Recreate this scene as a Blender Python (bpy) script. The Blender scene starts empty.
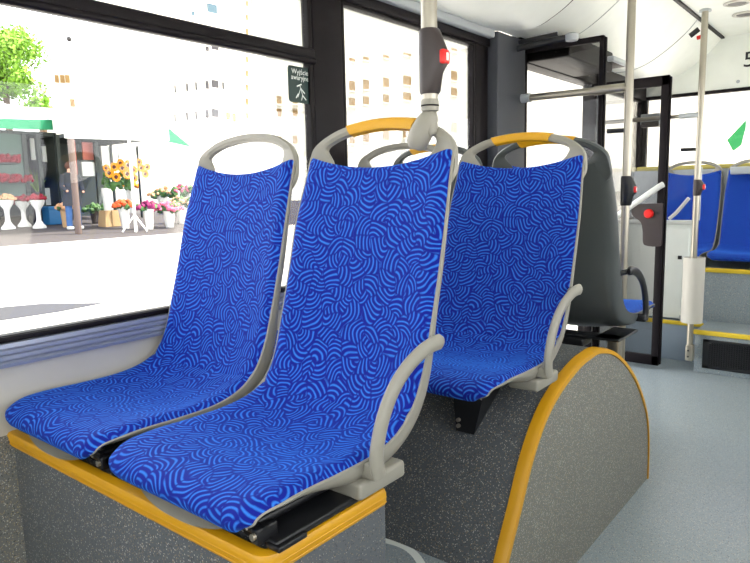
import bpy, math, random
from mathutils import Vector, Matrix
random.seed(7)
PI = math.pi
C = bpy.context.scene.collection
SC = bpy.context.scene

# ---------------------------------------------------------------- camera
YAW, PIT, ROL, F = math.radians(38.815), math.radians(8.0), math.radians(-1.281), 645.0
CAM = Vector((0, 0, 1.22))
fw = Vector((-math.sin(YAW)*math.cos(PIT), math.cos(YAW)*math.cos(PIT), -math.sin(PIT)))
r0 = Vector((math.cos(YAW), math.sin(YAW), 0)); u0 = r0.cross(fw)
rt = r0*math.cos(ROL) + u0*math.sin(ROL); up = -r0*math.sin(ROL) + u0*math.cos(ROL)
cd = bpy.data.cameras.new('camera'); cam = bpy.data.objects.new('camera', cd); C.objects.link(cam)
cd.sensor_width = 36; cd.lens = F/750*36; cd.clip_start = .02; cd.clip_end = 500
cam.matrix_world = Matrix(((rt.x, up.x, -fw.x, CAM.x), (rt.y, up.y, -fw.y, CAM.y), (rt.z, up.z, -fw.z, CAM.z), (0, 0, 0, 1)))
SC.camera = cam
# ---------------------------------------------------------------- light
SKY, SUN, EXPO = 3.2, 11.0, 0.45
w = bpy.data.worlds.new('sky'); SC.world = w; w.use_nodes = True
bg = w.node_tree.nodes['Background']; bg.inputs[0].default_value = (.96, .98, 1, 1); bg.inputs[1].default_value = SKY
sd = bpy.data.lights.new('sun', 'SUN'); sd.energy = SUN; sd.angle = .01; sd.color = (1, .96, .88)
so = bpy.data.objects.new('sun', sd); C.objects.link(so)
so.rotation_euler = Vector((.24, .50, .84)).to_track_quat('Z', 'Y').to_euler()
def portal(loc, rot, sx, sy):
    l = bpy.data.lights.new('window_portal', 'AREA'); l.shape = 'RECTANGLE'; l.size = sx; l.size_y = sy
    l.cycles.is_portal = True
    o = bpy.data.objects.new('window_portal', l); C.objects.link(o); o.location = loc; o.rotation_euler = rot
portal((-1.74, .4, 1.42), (0, -PI/2, 0), 1.1, 4.9)
portal((-1.74, 3.9, 1.0), (0, -PI/2, 0), 1.9, 1.2)
portal((.80, 1.9, 1.42), (0, PI/2, 0), 1.1, 7.2)
SC.view_settings.view_transform = 'Standard'; SC.view_settings.look = 'None'
SC.view_settings.gamma = 1; SC.view_settings.use_curve_mapping = False
SC.view_settings.exposure = EXPO
SC.cycles.max_bounces = 10; SC.cycles.diffuse_bounces = 6; SC.cycles.transparent_max_bounces = 24
SC.cycles.use_denoising = True; SC.cycles.sample_clamp_indirect = 8

# ---------------------------------------------------------------- materials
def lin(c):
    return tuple(((v/255)/12.92 if v/255 <= .04045 else ((v/255+.055)/1.055)**2.4) for v in c) + (1,)
def mat(name, rgb, rough=.5, metal=0, noise=None, bump=None, coat=0):
    m = bpy.data.materials.new(name); m.use_nodes = True; nt = m.node_tree; b = nt.nodes['Principled BSDF']
    b.inputs['Base Color'].default_value = lin(rgb); b.inputs['Roughness'].default_value = rough
    b.inputs['Metallic'].default_value = metal; b.inputs['Coat Weight'].default_value = coat
    tc = nt.nodes.new('ShaderNodeTexCoord')
    n = nt.nodes.new('ShaderNodeTexNoise'); n.inputs['Scale'].default_value = (noise or (9, .06))[0]; n.inputs['Detail'].default_value = 4
    nt.links.new(tc.outputs['Object'], n.inputs['Vector'])
    amt = (noise or (9, .06))[1]
    mx = nt.nodes.new('ShaderNodeMix'); mx.data_type = 'RGBA'
    mx.inputs['A'].default_value = tuple(v*(1-amt) for v in lin(rgb)[:3]) + (1,)
    mx.inputs['B'].default_value = tuple(min(1, v*(1+amt)) for v in lin(rgb)[:3]) + (1,)
    nt.links.new(n.outputs['Fac'], mx.inputs['Factor']); nt.links.new(mx.outputs['Result'], b.inputs['Base Color'])
    if bump:
        n2 = nt.nodes.new('ShaderNodeTexNoise'); n2.inputs['Scale'].default_value = bump[0]
        nt.links.new(tc.outputs['Object'], n2.inputs['Vector'])
        bp = nt.nodes.new('ShaderNodeBump'); bp.inputs['Strength'].default_value = bump[1]; bp.inputs['Distance'].default_value = .002
        nt.links.new(n2.outputs['Fac'], bp.inputs['Height']); nt.links.new(bp.outputs['Normal'], b.inputs['Normal'])
    return m
def terrazzo(name, base, rough=.45):
    m = mat(name, base, rough); nt = m.node_tree; b = nt.nodes['Principled BSDF']
    tc = nt.nodes.new('ShaderNodeTexCoord'); src = b.inputs['Base Color'].links[0].from_socket
    for sc, thr, col in ((260, .17, (225, 222, 210)), (210, .15, (40, 42, 46)), (330, .17, (190, 165, 120))):
        v = nt.nodes.new('ShaderNodeTexVoronoi'); v.inputs['Scale'].default_value = sc
        mp = nt.nodes.new('ShaderNodeMapping'); mp.inputs['Location'].default_value = (sc*.37, sc*.11, .3)
        nt.links.new(tc.outputs['Object'], mp.inputs[0]); nt.links.new(mp.outputs[0], v.inputs['Vector'])
        sep = nt.nodes.new('ShaderNodeSeparateColor'); nt.links.new(v.outputs['Color'], sep.inputs[0])
        a = nt.nodes.new('ShaderNodeMath'); a.operation = 'LESS_THAN'; a.inputs[1].default_value = thr; nt.links.new(sep.outputs[0], a.inputs[0])
        d = nt.nodes.new('ShaderNodeMath'); d.operation = 'LESS_THAN'; d.inputs[1].default_value = .42; nt.links.new(v.outputs['Distance'], d.inputs[0])
        k = nt.nodes.new('ShaderNodeMath'); k.operation = 'MULTIPLY'; nt.links.new(a.outputs[0], k.inputs[0]); nt.links.new(d.outputs[0], k.inputs[1])
        k2 = nt.nodes.new('ShaderNodeMath'); k2.operation = 'MULTIPLY'; k2.inputs[1].default_value = .55; nt.links.new(k.outputs[0], k2.inputs[0])
        mx = nt.nodes.new('ShaderNodeMix'); mx.data_type = 'RGBA'; nt.links.new(k2.outputs[0], mx.inputs['Factor'])
        nt.links.new(src, mx.inputs['A']); mx.inputs['B'].default_value = lin(col); src = mx.outputs['Result']
    nt.links.new(src, b.inputs['Base Color'])
    return m
def glass(name, tint=(1, 1, 1), refl=.06, rough=.0):
    m = bpy.data.materials.new(name); m.use_nodes = True; nt = m.node_tree; nt.nodes.remove(nt.nodes['Principled BSDF'])
    t = nt.nodes.new('ShaderNodeBsdfTransparent'); t.inputs[0].default_value = (*tint, 1)
    g = nt.nodes.new('ShaderNodeBsdfGlossy'); g.inputs['Roughness'].default_value = rough
    x = nt.nodes.new('ShaderNodeMixShader'); fr = nt.nodes.new('ShaderNodeFresnel'); fr.inputs[0].default_value = 1.45
    ml = nt.nodes.new('ShaderNodeMath'); ml.operation = 'MULTIPLY'; ml.inputs[1].default_value = refl/.04*.5
    nt.links.new(fr.outputs[0], ml.inputs[0]); nt.links.new(ml.outputs[0], x.inputs[0])
    nt.links.new(t.outputs[0], x.inputs[1]); nt.links.new(g.outputs[0], x.inputs[2])
    nt.links.new(x.outputs[0], nt.nodes['Material Output'].inputs[0]); return m
def fabric(name):
    m = bpy.data.materials.new(name); m.use_nodes = True; nt = m.node_tree; b = nt.nodes['Principled BSDF']
    N = nt.nodes.new; Lk = nt.links.new
    uv = N('ShaderNodeUVMap'); uv.uv_map = 'UVMap'
    nz = N('ShaderNodeTexNoise'); nz.inputs['Scale'].default_value = 14; nz.inputs['Detail'].default_value = 1; Lk(uv.outputs[0], nz.inputs['Vector'])
    ms = N('ShaderNodeVectorMath'); ms.operation = 'SUBTRACT'; ms.inputs[1].default_value = (.5, .5, .5); Lk(nz.outputs['Color'], ms.inputs[0])
    sc = N('ShaderNodeVectorMath'); sc.operation = 'SCALE'; sc.inputs['Scale'].default_value = .030; Lk(ms.outputs[0], sc.inputs[0])
    ad = N('ShaderNodeVectorMath'); ad.operation = 'ADD'; Lk(uv.outputs[0], ad.inputs[0]); Lk(sc.outputs[0], ad.inputs[1])
    v = N('ShaderNodeTexVoronoi'); v.voronoi_dimensions = '2D'; v.inputs['Scale'].default_value = 25; Lk(ad.outputs[0], v.inputs['Vector'])
    d = N('ShaderNodeVectorMath'); d.operation = 'SUBTRACT'; Lk(ad.outputs[0], d.inputs[0]); Lk(v.outputs['Position'], d.inputs[1])
    cs = N('ShaderNodeVectorMath'); cs.operation = 'SUBTRACT'; cs.inputs[1].default_value = (.5, .5, .5); Lk(v.outputs['Color'], cs.inputs[0])
    cn = N('ShaderNodeVectorMath'); cn.operation = 'MULTIPLY'; cn.inputs[1].default_value = (1, 1, 0); Lk(cs.outputs[0], cn.inputs[0])
    nn = N('ShaderNodeVectorMath'); nn.operation = 'NORMALIZE'; Lk(cn.outputs[0], nn.inputs[0])
    of = N('ShaderNodeVectorMath'); of.operation = 'SCALE'; of.inputs['Scale'].default_value = .030; Lk(nn.outputs[0], of.inputs[0])
    dd = N('ShaderNodeVectorMath'); dd.operation = 'SUBTRACT'; Lk(d.outputs[0], dd.inputs[0]); Lk(of.outputs[0], dd.inputs[1])
    ln = N('ShaderNodeVectorMath'); ln.operation = 'LENGTH'
    fl = N('ShaderNodeVectorMath'); fl.operation = 'MULTIPLY'; fl.inputs[1].default_value = (1, 1, 0); Lk(dd.outputs[0], fl.inputs[0]); Lk(fl.outputs[0], ln.inputs[0])
    k = N('ShaderNodeMath'); k.operation = 'MULTIPLY'; k.inputs[1].default_value = 2*PI/.0106; Lk(ln.outputs['Value'], k.inputs[0])
    sn = N('ShaderNodeMath'); sn.operation = 'SINE'; Lk(k.outputs[0], sn.inputs[0])
    mr = N('ShaderNodeMapRange'); mr.inputs['From Min'].default_value = -.05; mr.inputs['From Max'].default_value = 1.1; Lk(sn.outputs[0], mr.inputs['Value'])
    n2 = N('ShaderNodeTexNoise'); n2.inputs['Scale'].default_value = 600; Lk(uv.outputs[0], n2.inputs['Vector'])
    m2 = N('ShaderNodeMapRange'); m2.inputs['To Min'].default_value = .55; m2.inputs['To Max'].default_value = 1.2; Lk(n2.outputs['Fac'], m2.inputs['Value'])
    mm = N('ShaderNodeMath'); mm.operation = 'MULTIPLY'; mm.use_clamp = True
    v2 = N('ShaderNodeTexVoronoi'); v2.voronoi_dimensions = '2D'; v2.feature = 'DISTANCE_TO_EDGE'; v2.inputs['Scale'].default_value = 25; Lk(ad.outputs[0], v2.inputs['Vector'])
    me_ = N('ShaderNodeMapRange'); me_.inputs['From Min'].default_value = .01; me_.inputs['From Max'].default_value = .09; me_.inputs['To Min'].default_value = .15; Lk(v2.outputs['Distance'], me_.inputs['Value'])
    mk = N('ShaderNodeMath'); mk.operation = 'MULTIPLY'; Lk(mr.outputs[0], mk.inputs[0]); Lk(me_.outputs[0], mk.inputs[1]); Lk(mk.outputs[0], mm.inputs[0]); Lk(m2.outputs[0], mm.inputs[1])
    mx = N('ShaderNodeMix'); mx.data_type = 'RGBA'; mx.inputs['A'].default_value = lin((4, 22, 134)); mx.inputs['B'].default_value = lin((48, 126, 230))
    Lk(mm.outputs[0], mx.inputs['Factor']); Lk(mx.outputs['Result'], b.inputs['Base Color'])
    b.inputs['Roughness'].default_value = .8; b.inputs['Sheen Weight'].default_value = .45; b.inputs['Sheen Roughness'].default_value = .35
    b.inputs['Sheen Tint'].default_value = (.04, .28, 1, 1); b.inputs['Specular IOR Level'].default_value = .25
    bp = N('ShaderNodeBump'); bp.inputs['Strength'].default_value = .35; bp.inputs['Distance'].default_value = .0012
    Lk(mm.outputs[0], bp.inputs['Height']); Lk(bp.outputs['Normal'], b.inputs['Normal'])
    return m
M = dict(
    fab=fabric('blue_velour'), shell=mat('grey_seat_plastic', (146, 143, 132), .42), dshell=mat('dark_seat_plastic', (74, 79, 80), .38),
    yel=mat('yellow_plastic', (214, 158, 10), .38), trimyel=mat('yellow_edge_strip', (205, 150, 14), .4), blk=mat('black_metal', (24, 25, 28), .35),
    rub=mat('black_rubber', (22, 18, 20), .5), frame=mat('dark_window_frame', (20, 15, 19), .45), wall=mat('wall_panel', (192, 188, 178), .5),
    ceil=mat('white_ceiling', (236, 240, 234), .42), alu=mat('brushed_rail', (150, 156, 172), .38, .35), steel=mat('satin_steel', (172, 166, 152), .30, .75),
    pill=mat('grey_pillar', (62, 65, 72), .45), terr=terrazzo('grey_terrazzo_vinyl', (88, 93, 98)), terd=terrazzo('light_terrazzo_vinyl', (114, 115, 111)),
    floor=terrazzo('floor_vinyl', (143, 155, 162), .30), white=mat('white_panel', (214, 216, 212), .35), red=mat('red_button', (215, 30, 25), .35),
    dgrey=mat('dark_grey_plastic', (54, 46, 46), .4), grn=mat('dark_green_sticker', (22, 52, 48), .4), lgrey=mat('light_grey_paint', (172, 178, 182), .5),
    ink=mat('black_ink', (15, 15, 15), .5), pale=mat('white_print', (235, 240, 235), .5), blurub=mat('blue_grey_paint', (150, 165, 180), .45),
    glass=glass('window_glass'), dglass=glass('tinted_door_glass', (.80, .80, .80), .09),
    road=mat('pale_road', (205, 200, 192), .9, noise=(.8, .08)), patch=mat('grey_road_shade', (50, 50, 54), .9),
    pave=mat('grey_paving', (58, 52, 50), .9, noise=(3, .2)), curb=mat('kerb_stone', (200, 192, 180), .8),
    plaster=mat('cream_plaster', (250, 244, 228), .9, noise=(.3, .03)), plast2=mat('pale_yellow_plaster', (255, 250, 234), .9),
    wdark=mat('window_dark', (52, 48, 50), .4), wbeige=mat('window_beige', (150, 118, 66), .6), wblue=mat('window_blue', (62, 92, 105), .4),
    teal=mat('green_canvas', (8, 110, 72), .8), canv=mat('white_canvas', (240, 248, 244), .8), kdark=mat('kiosk_dark', (38, 50, 48), .6),
    kgreen=mat('kiosk_green_glass', (70, 100, 92), .3), brick=mat('pink_panel', (190, 110, 100), .8), post=mat('brown_post', (92, 76, 68), .6),
    leaf=mat('green_leaf', (120, 165, 40), .7, noise=(2, .5)), leafd=mat('dark_leaf', (58, 96, 36), .7, noise=(4, .4)), bark=mat('bark', (90, 70, 50), .9),
    redf=mat('red_petals', (140, 12, 36), .8), pinkf=mat('pink_petals', (190, 95, 120), .8), orf=mat('orange_petals', (190, 80, 25), .8),
    purf=mat('purple_petals', (115, 10, 70), .8), yelf=mat('yellow_petals', (215, 140, 5), .8), brnf=mat('brown_flower_centre', (70, 35, 15), .9),
    pchf=mat('peach_petals', (205, 160, 120), .8), crate=mat('blue_crate', (30, 100, 150), .5), wood=mat('pale_wood', (165, 138, 95), .7),
    coat=mat('grey_coat', (50, 54, 60), .9), jean=mat('blue_jeans', (60, 95, 145), .9), skin=mat('skin', (205, 160, 135), .6), hair=mat('brown_hair', (80, 50, 40), .8),
    flag=mat('green_flag', (10, 105, 50), .8), tile=mat('dark_roof', (120, 115, 120), .8), lens=mat('lamp_lens', (190, 188, 180), .4), mustard=mat('mustard_trim', (190, 175, 90), .5),
    box=mat('brown_box', (170, 140, 100), .8),
)

for k_ in ('frame', 'rub'): M[k_].node_tree.nodes['Principled BSDF'].inputs['Specular IOR Level'].default_value = .18
M['stepyel'] = mat('step_edge_yellow', (228, 196, 44), .5)
# ---------------------------------------------------------------- mesh helpers
class MB:
    def __init__(s): s.v = []; s.f = []; s.uv = None
    def box(s, a, b, bev=0):
        x0, y0, z0 = a; x1, y1, z1 = b; x0, x1 = sorted((x0, x1)); y0, y1 = sorted((y0, y1)); z0, z1 = sorted((z0, z1))
        n = len(s.v)
        if bev <= 0:
            s.v += [(x0, y0, z0), (x1, y0, z0), (x1, y1, z0), (x0, y1, z0), (x0, y0, z1), (x1, y0, z1), (x1, y1, z1), (x0, y1, z1)]
            s.f += [tuple(n+i for i in q) for q in ((3, 2, 1, 0), (4, 5, 6, 7), (0, 1, 5, 4), (1, 2, 6, 5), (2, 3, 7, 6), (3, 0, 4, 7))]
            return s
        import bmesh
        bm = bmesh.new(); bmesh.ops.create_cube(bm, size=1)
        for v in bm.verts: v.co = Vector(((x0+x1)/2+v.co.x*(x1-x0), (y0+y1)/2+v.co.y*(y1-y0), (z0+z1)/2+v.co.z*(z1-z0)))
        bmesh.ops.bevel(bm, geom=list(bm.edges), offset=min(bev, .49*min(x1-x0, y1-y0, z1-z0)), segments=3, profile=.5, affect='EDGES')
        bm.verts.index_update()
        s.v += [tuple(v.co) for v in bm.verts]; s.f += [tuple(n+v.index for v in f.verts) for f in bm.faces]; bm.free(); return s
    def loft(s, loops, caps=True, closed=False):
        n = len(s.v); k = len(loops[0])
        for l in loops: s.v += [tuple(p) for p in l]
        m = len(loops)
        for i in range(m if closed else m-1):
            for j in range(k):
                a = n+i*k+j; b = n+i*k+(j+1) % k; c = n+((i+1) % m)*k+(j+1) % k; d = n+((i+1) % m)*k+j
                s.f.append((a, b, c, d))
        if caps and not closed:
            s.f.append(tuple(n+j for j in reversed(range(k)))); s.f.append(tuple(n+(m-1)*k+j for j in range(k)))
        return s
    def loft2(s, loops):
        n = len(s.v); k = len(loops[0]); h = k//2; m = len(loops); s.loft(loops, caps=False)
        for b_ in (n, n+(m-1)*k):
            for j in range(h-1): s.f.append((b_+j, b_+j+1, b_+k-2-j, b_+k-1-j))
        return s
    def tube(s, pts, r, seg=14, flat=1.0, ref=None, closed=False):
        pts = [Vector(p) for p in pts]; loops = []; m = len(pts)
        rr = r if isinstance(r, (list, tuple)) else [r]*m
        prev = None
        for i, p in enumerate(pts):
            if closed: t = pts[(i+1) % m]-pts[i-1]
            else: t = pts[min(i+1, m-1)]-pts[max(i-1, 0)]
            t.normalize()
            if prev is None:
                a = Vector(ref) if ref else (Vector((0, 0, 1)) if abs(t.z) < .9 else Vector((1, 0, 0)))
            else: a = prev
            a = (a - t*a.dot(t)).normalized(); prev = a; b = t.cross(a)
            loops.append([p + a*rr[i]*math.cos(2*PI*j/seg) + b*rr[i]*flat*math.sin(2*PI*j/seg) for j in range(seg)])
        return s.loft(loops, closed=closed)
    def lathe(s, prof, c=(0, 0, 0), seg=20):
        return s.loft([[(c[0]+r*math.cos(2*PI*j/seg), c[1]+r*math.sin(2*PI*j/seg), c[2]+z) for j in range(seg)] for r, z in prof])
    def prism(s, poly, axis, a, b):
        def P(p, q): return (q, p[0], p[1]) if axis == 'x' else ((p[0], q, p[1]) if axis == 'y' else (p[0], p[1], q))
        return s.loft([[P(p, a) for p in poly], [P(p, b) for p in poly]])
    def ico(s, c, r, sub=1, sq=(1, 1, 1), jit=0):
        import bmesh
        bm = bmesh.new(); bmesh.ops.create_icosphere(bm, subdivisions=sub, radius=1)
        n = len(s.v); bm.verts.index_update()
        for v in bm.verts:
            k = 1+random.uniform(-jit, jit); s.v.append((c[0]+v.co.x*r*sq[0]*k, c[1]+v.co.y*r*sq[1]*k, c[2]+v.co.z*r*sq[2]*k))
        s.f += [tuple(n+v.index for v in f.verts) for f in bm.faces]; bm.free(); return s
def smooth(me, ang=40):
    me.polygons.foreach_set('use_smooth', [True]*len(me.polygons)); me.set_sharp_from_angle(angle=math.radians(ang))
def fixn(me):
    import bmesh
    bm = bmesh.new(); bm.from_mesh(me); bmesh.ops.recalc_face_normals(bm, faces=bm.faces); bm.to_mesh(me); bm.free()
def worg(o):
    p = Vector((0, 0, 0))
    while o is not None: p += o.location; o = o.parent
    return p
def obj(name, mb, m, parent=None, label=None, local=False, sm=True, kind=None):
    """mesh given in world coordinates (or in the parent's own frame when local)"""
    v = [Vector(p) for p in mb.v]
    if local: org = Vector((0, 0, 0))
    elif parent is not None: org = worg(parent)
    else:
        org = Vector((sum((min(p[i] for p in v), max(p[i] for p in v)))/2 for i in range(3))); org.z = min(p.z for p in v)
    me = bpy.data.meshes.new(name); me.from_pydata([tuple(p-org) for p in v], [], mb.f); me.update()
    if mb.uv:
        l = me.uv_layers.new(name='UVMap')
        for lp in me.loops: l.data[lp.index].uv = mb.uv[lp.vertex_index]
    fixn(me)
    if sm: smooth(me)
    me.materials.append(m if not isinstance(m, str) else M[m])
    o = bpy.data.objects.new(name, me); C.objects.link(o)
    if parent is not None: o.parent = parent
    elif not local: o.location = org
    if label: o['label'] = label
    if kind: o['kind'] = kind
    return o
def tag(o, label, cat, group=None, kind=None):
    o['label'] = label; o['category'] = cat
    if group: o['group'] = group
    if kind: o['kind'] = kind
    return o
def thing(name, label, cat, loc, group=None):
    o = bpy.data.objects.new(name, None); C.objects.link(o); o.location = loc; o.empty_display_size = .1
    return tag(o, label, cat, group)
def struct(name, mb, m, parent=None, sm=True):
    o = obj(name, mb, m, parent, sm=sm)
    if parent is None: o['kind'] = 'structure'
    return o
def copy_tree(o, parent=None):
    c = o.copy(); C.objects.link(c); c.parent = parent
    for ch in list(o.children): copy_tree(ch, c)
    return c
def ray(px, py): return (px-375)/F*rt - (py-281.5)/F*up + fw
def onX(px, py, x): d = ray(px, py); return CAM + d*((x-CAM.x)/d.x)
def onY(px, py, y): d = ray(px, py); return CAM + d*((y-CAM.y)/d.y)
def catmull(pts, n, closed=False):
    out = []; m = len(pts)
    segs = m if closed else m-1
    g = (lambda i: pts[i % m]) if closed else (lambda i: pts[max(0, min(m-1, i))])
    for i in range(segs):
        p0, p1, p2, p3 = g(i-1), g(i), g(i+1), g(i+2)
        for k in range(n):
            t = k/n
            out.append(tuple(.5*(2*b+(c-a)*t+(2*a-5*b+4*c-d)*t*t+(3*b-a-3*c+d)*t**3) for a, b, c, d in zip(p0, p1, p2, p3)))
    if not closed: out.append(tuple(pts[-1]))
    return out

# ================================================================ THE BUS SHELL
WL, WR = -1.68, .76          # inner wall faces
YB, YE = -1.6, 5.62
# floor
struct('floor', MB().box((WL-.08, YB, -.06), (WR+.06, YE, 0)), 'floor')
# left wall
struct('wall_left', MB().box((WL-.06, YB, -.3), (WL, 3.34, .815)), 'wall')
struct('wall_left_rear', MB().box((WL-.06, 4.52, -.3), (WL, YE, .95)), 'wall')
struct('baseboard_left', MB().prism([(-1.68, 0), (-1.62, 0), (-1.64, .05), (-1.668, .12), (-1.668, .63), (-1.68, .64)], 'y', YB, .66), 'terd')
rail = [(-1.68, .812), (-1.652, .815), (-1.650, .824), (-1.658, .828), (-1.652, .834), (-1.652, .842), (-1.657, .845), (-1.652, .848), (-1.652, .856), (-1.657, .859), (-1.652, .862), (-1.654, .872), (-1.68, .874)]
struct('trim_1', MB().prism(rail, 'y', YB, 3.0), 'alu', sm=False)
struct('trim_2', MB().box((-1.70, YB, .874), (-1.662, 3.0, .888), .003), 'rub')
def pillar(n, y0, y1, z0, z1, m, x1=-1.668): struct(n, MB().box((WL-.025 if z0 > .5 else WL-.06, y0, z0), (x1, y1, z1), .006), m)
pillar('trim_3', 1.748, 1.908, .88, 1.97, 'frame', -1.667)
pillar('trim_4', 2.905, 3.03, .80, 1.97, 'rub', -1.667)
pillar('trim_5', 3.03, 3.34, 0, 2.0, 'pill', -1.61)
pillar('trim_6', 4.50, 4.60, 0, 2.0, 'frame', -1.63)
pillar('trim_7', -.75, -.62, .88, 1.97, 'frame', -1.667)
struct('trim_8', MB().box((WL-.06, YB, 1.93), (-1.655, 3.03, 1.968), .004), 'frame')
struct('trim_9', MB().box((WL-.06, YB, 1.968), (-1.625, 3.03, 2.008), .01), 'lgrey')
struct('trim_10', MB().box((WL-.06, 3.34, 1.90), (-1.64, YE, 2.04), .004), 'frame')
struct('trim_25', MB().box((-1.68, 3.43, 1.905), (-1.40, 4.10, 2.02), .01), 'rub')
# windows, left
def window(n, y0, y1, z0, z1, bar=None, x=-1.685):
    fr = MB()
    for a, b in (((x-.02, y0, z0), (x+.016, y0+.018, z1)), ((x-.02, y1-.018, z0), (x+.016, y1, z1)), ((x-.02, y0, z0), (x+.016, y1, z0+.004)), ((x-.02, y0, z1-.012), (x+.016, y1, z1))): fr.box(a, b, .004)
    o = struct(n, fr, 'rub')
    obj('pane', MB().box((x-.003, y0+.016, z0+.012), (x+.003, y1-.016, z1-.010)), 'glass', o, sm=False)
    if bar:
        b = MB(); b.box((x-.02, y0, bar[0]), (x+.032, y1, bar[1]), .012); b.box((x+.01, y0, bar[0]-.006), (x+.04, y1, bar[0]+.018), .010)
        obj('transom_bar', b, 'frame', o)
    return o
window('window_1', -.62, 1.748, .886, 1.93, (1.677, 1.728))
window('window_2', 1.908, 2.905, .886, 1.93)
window('window_3', YB, -.75, .886, 1.93)
window('window_4', 4.60, YE, .95, 1.90)
# right side of the bus (behind and beside the camera)
struct('wall_right', MB().box((WR, YB, -.3), (WR+.06, YE, .88)), 'wall')
struct('trim_11', MB().box((WR, YB, 1.93), (WR+.06, YE, 2.04)), 'lgrey')
ys = [YB, .2, 2.0, 3.8, YE]
for i in range(4):
    a, b = ys[i]+.05, ys[i+1]-.05
    struct('trim_%d' % (12+i), MB().box((WR, a-.05-(.05 if i else 0), .88), (WR+.06, a, 1.93)), 'frame')
    o = struct('window_%d' % (5+i), MB().box((WR, a, .88), (WR+.04, b, .90)).box((WR, a, 1.91), (WR+.04, b, 1.93)), 'rub')
    obj('pane', MB().box((WR+.02, a, .89), (WR+.026, b, 1.92)), 'glass', o, sm=False)
# front end (behind camera)
struct('wall_front', MB().box((WL-.06, YB-.06, -.3), (WR+.06, YB, .9)), 'wall')
o = struct('window_9', MB().box((WL, YB-.05, .9), (WR, YB, .93)).box((WL, YB-.05, 2.0), (WR, YB, 2.3)), 'rub')
obj('pane', MB().box((WL, YB-.03, .92), (WR, YB-.024, 2.01)), 'glass', o, sm=False)
# rear wall with its window
struct('wall_rear', MB().box((WL-.06, YE, -.3), (WR+.06, YE+.06, 1.33)), 'pill')
struct('trim_16', MB().box((WL, YE-.06, 1.33), (WR, YE+.06, 1.365), .008), 'mustard')
struct('wall_rear_upper', MB().box((WL-.06, YE, 1.925), (WR+.06, YE+.06, 2.45)), 'ceil')
struct('trim_17', MB().box((WL, YE-.012, 1.900), (WR, YE+.05, 1.925)), 'rub')
o = struct('window_10', MB().box((WL, YE, 1.365), (WL+.05, YE+.04, 1.9)).box((WR-.05, YE, 1.365), (WR, YE+.04, 1.9)), 'rub')
obj('pane', MB().box((WL+.05, YE+.02, 1.365), (WR-.05, YE+.026, 1.9)), 'glass', o, sm=False)
# ceiling: flat middle, curved coves along both sides
XM = (WL+WR)/2
struct('ceiling', MB().box((-1.12, YB, 2.31), (2*XM+1.12, YE, 2.35)), 'ceil')
struct('ceiling_roof', MB().box((WL-.06, YB-.06, 2.46), (WR+.06, YE+.06, 2.50)), 'ceil')
pn = catmull([(-1.66, 2.008), (-1.56, 1.995), (-1.47, 1.985), (-1.40, 1.99), (-1.33, 2.02), (-1.26, 2.06), (-1.20, 2.11), (-1.145, 2.19), (-1.10, 2.31)], 5)
pf = catmull([(-1.66, 2.025), (-1.55, 2.025), (-1.444, 2.048), (-1.35, 2.095), (-1.247, 2.165), (-1.16, 2.24), (-1.095, 2.315)], 5)
def cove(n, pr, y0, y1, mirror=False):
    top = [(x, z) for x, z in pr]; back = [(x-.004 if i else x, z+.03) for i, (x, z) in reversed(list(enumerate(pr)))]
    poly = top+back
    if mirror: poly = [(2*XM-x, z) for x, z in poly]
    struct(n, MB().prism(poly, 'y', y0, y1), 'ceil')
cove('ceiling_cove_left', pn, YB, 3.045); cove('ceiling_cove_door', pf, 3.06, YE); cove('ceiling_cove_right', pn, YB, YE, True)
cap = pn + [(x, z+.1) for x, z in reversed(pf)]
struct('trim_18', MB().prism([(x, z+.004) for x, z in pn] + [(-1.10, 2.40), (-1.66, 2.40)], 'y', 3.043, 3.060), 'rub')
struct('trim_19', MB().box((-1.112, 3.06, 2.298), (-1.088, YE, 2.312)), 'rub')
# panel seams in the door cove
seam = MB()
for yy in (3.62, 4.85):
    seam.tube([(x+.001, yy, z-.0015) for x, z in pf], .0022, 6)
struct('trim_20', seam, 'lgrey')

# raised foot slab between seat box and wheel arch
struct('floor_foot_slab', MB().box((WL, .94, 0), (-.76, 1.44, .200), .004), 'floor')
def onZ(px, py, z): d = ray(px, py); return CAM + d*((z-CAM.z)/d.z)
wl = [tuple(onZ(px, py, .2)) for px, py in ((340, 535), (372, 538), (386, 541), (400, 545), (411, 551), (419, 560), (424, 572), (426, 600))]
m_ = MB(); cr = catmull(wl, 6); m_.tube(cr, .012, 8, flat=1); m_.v = [(x, y, .2005+(z-.2)*.08) for x, y, z in m_.v]
tag(obj('floor_marking', m_, 'pale'), 'white curved line marked on the floor slab behind the seat box', 'marking')

# ================================================================ FRONT SEAT BOX
bx = thing('seat_box', 'speckled grey box with yellow edging under the two front seats', 'seat box', (-1.21, .78, 0))
obj('body', MB().box((WL, .628, 0), (-.742, .94, .642), .004), 'terr', bx)
m_ = MB(); Lp = []
path = [(-1.68, .625), (-.765, .625), (-.752, .629), (-.743, .638), (-.739, .652), (-.739, .93)]
nrm = [(0, -1), (0, -1), (.4, -.92), (.7, -.7), (.95, -.3), (1, 0)]
prof = [(0, -.033), (.004, -.031), (.007, -.020), (.007, -.006), (.003, .001), (-.005, .003), (-.017, .003), (-.019, -.002), (-.012, -.004), (-.008, -.01), (-.004, -.03)]
for (x, y), (nx, ny) in zip(path, nrm): Lp.append([(x+nx*a, y+ny*a, .645+b) for a, b in prof])
m_.loft(Lp); obj('edge_strip', m_, 'trimyel', bx)
m_ = MB()
for k in range(2):
    Lq = [[(x+nx*(.0075)+nx*.0008*math.cos(t), y+ny*.0075+ny*.0008*math.cos(t), .645-.014-.010*k+.0016*math.sin(t)) for t in (0, 1.57, 3.14, 4.71)] for (x, y), (nx, ny) in zip(path, nrm)]
    m_.loft(Lq)
obj('groove_line', m_, 'trimyel', bx)

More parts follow.
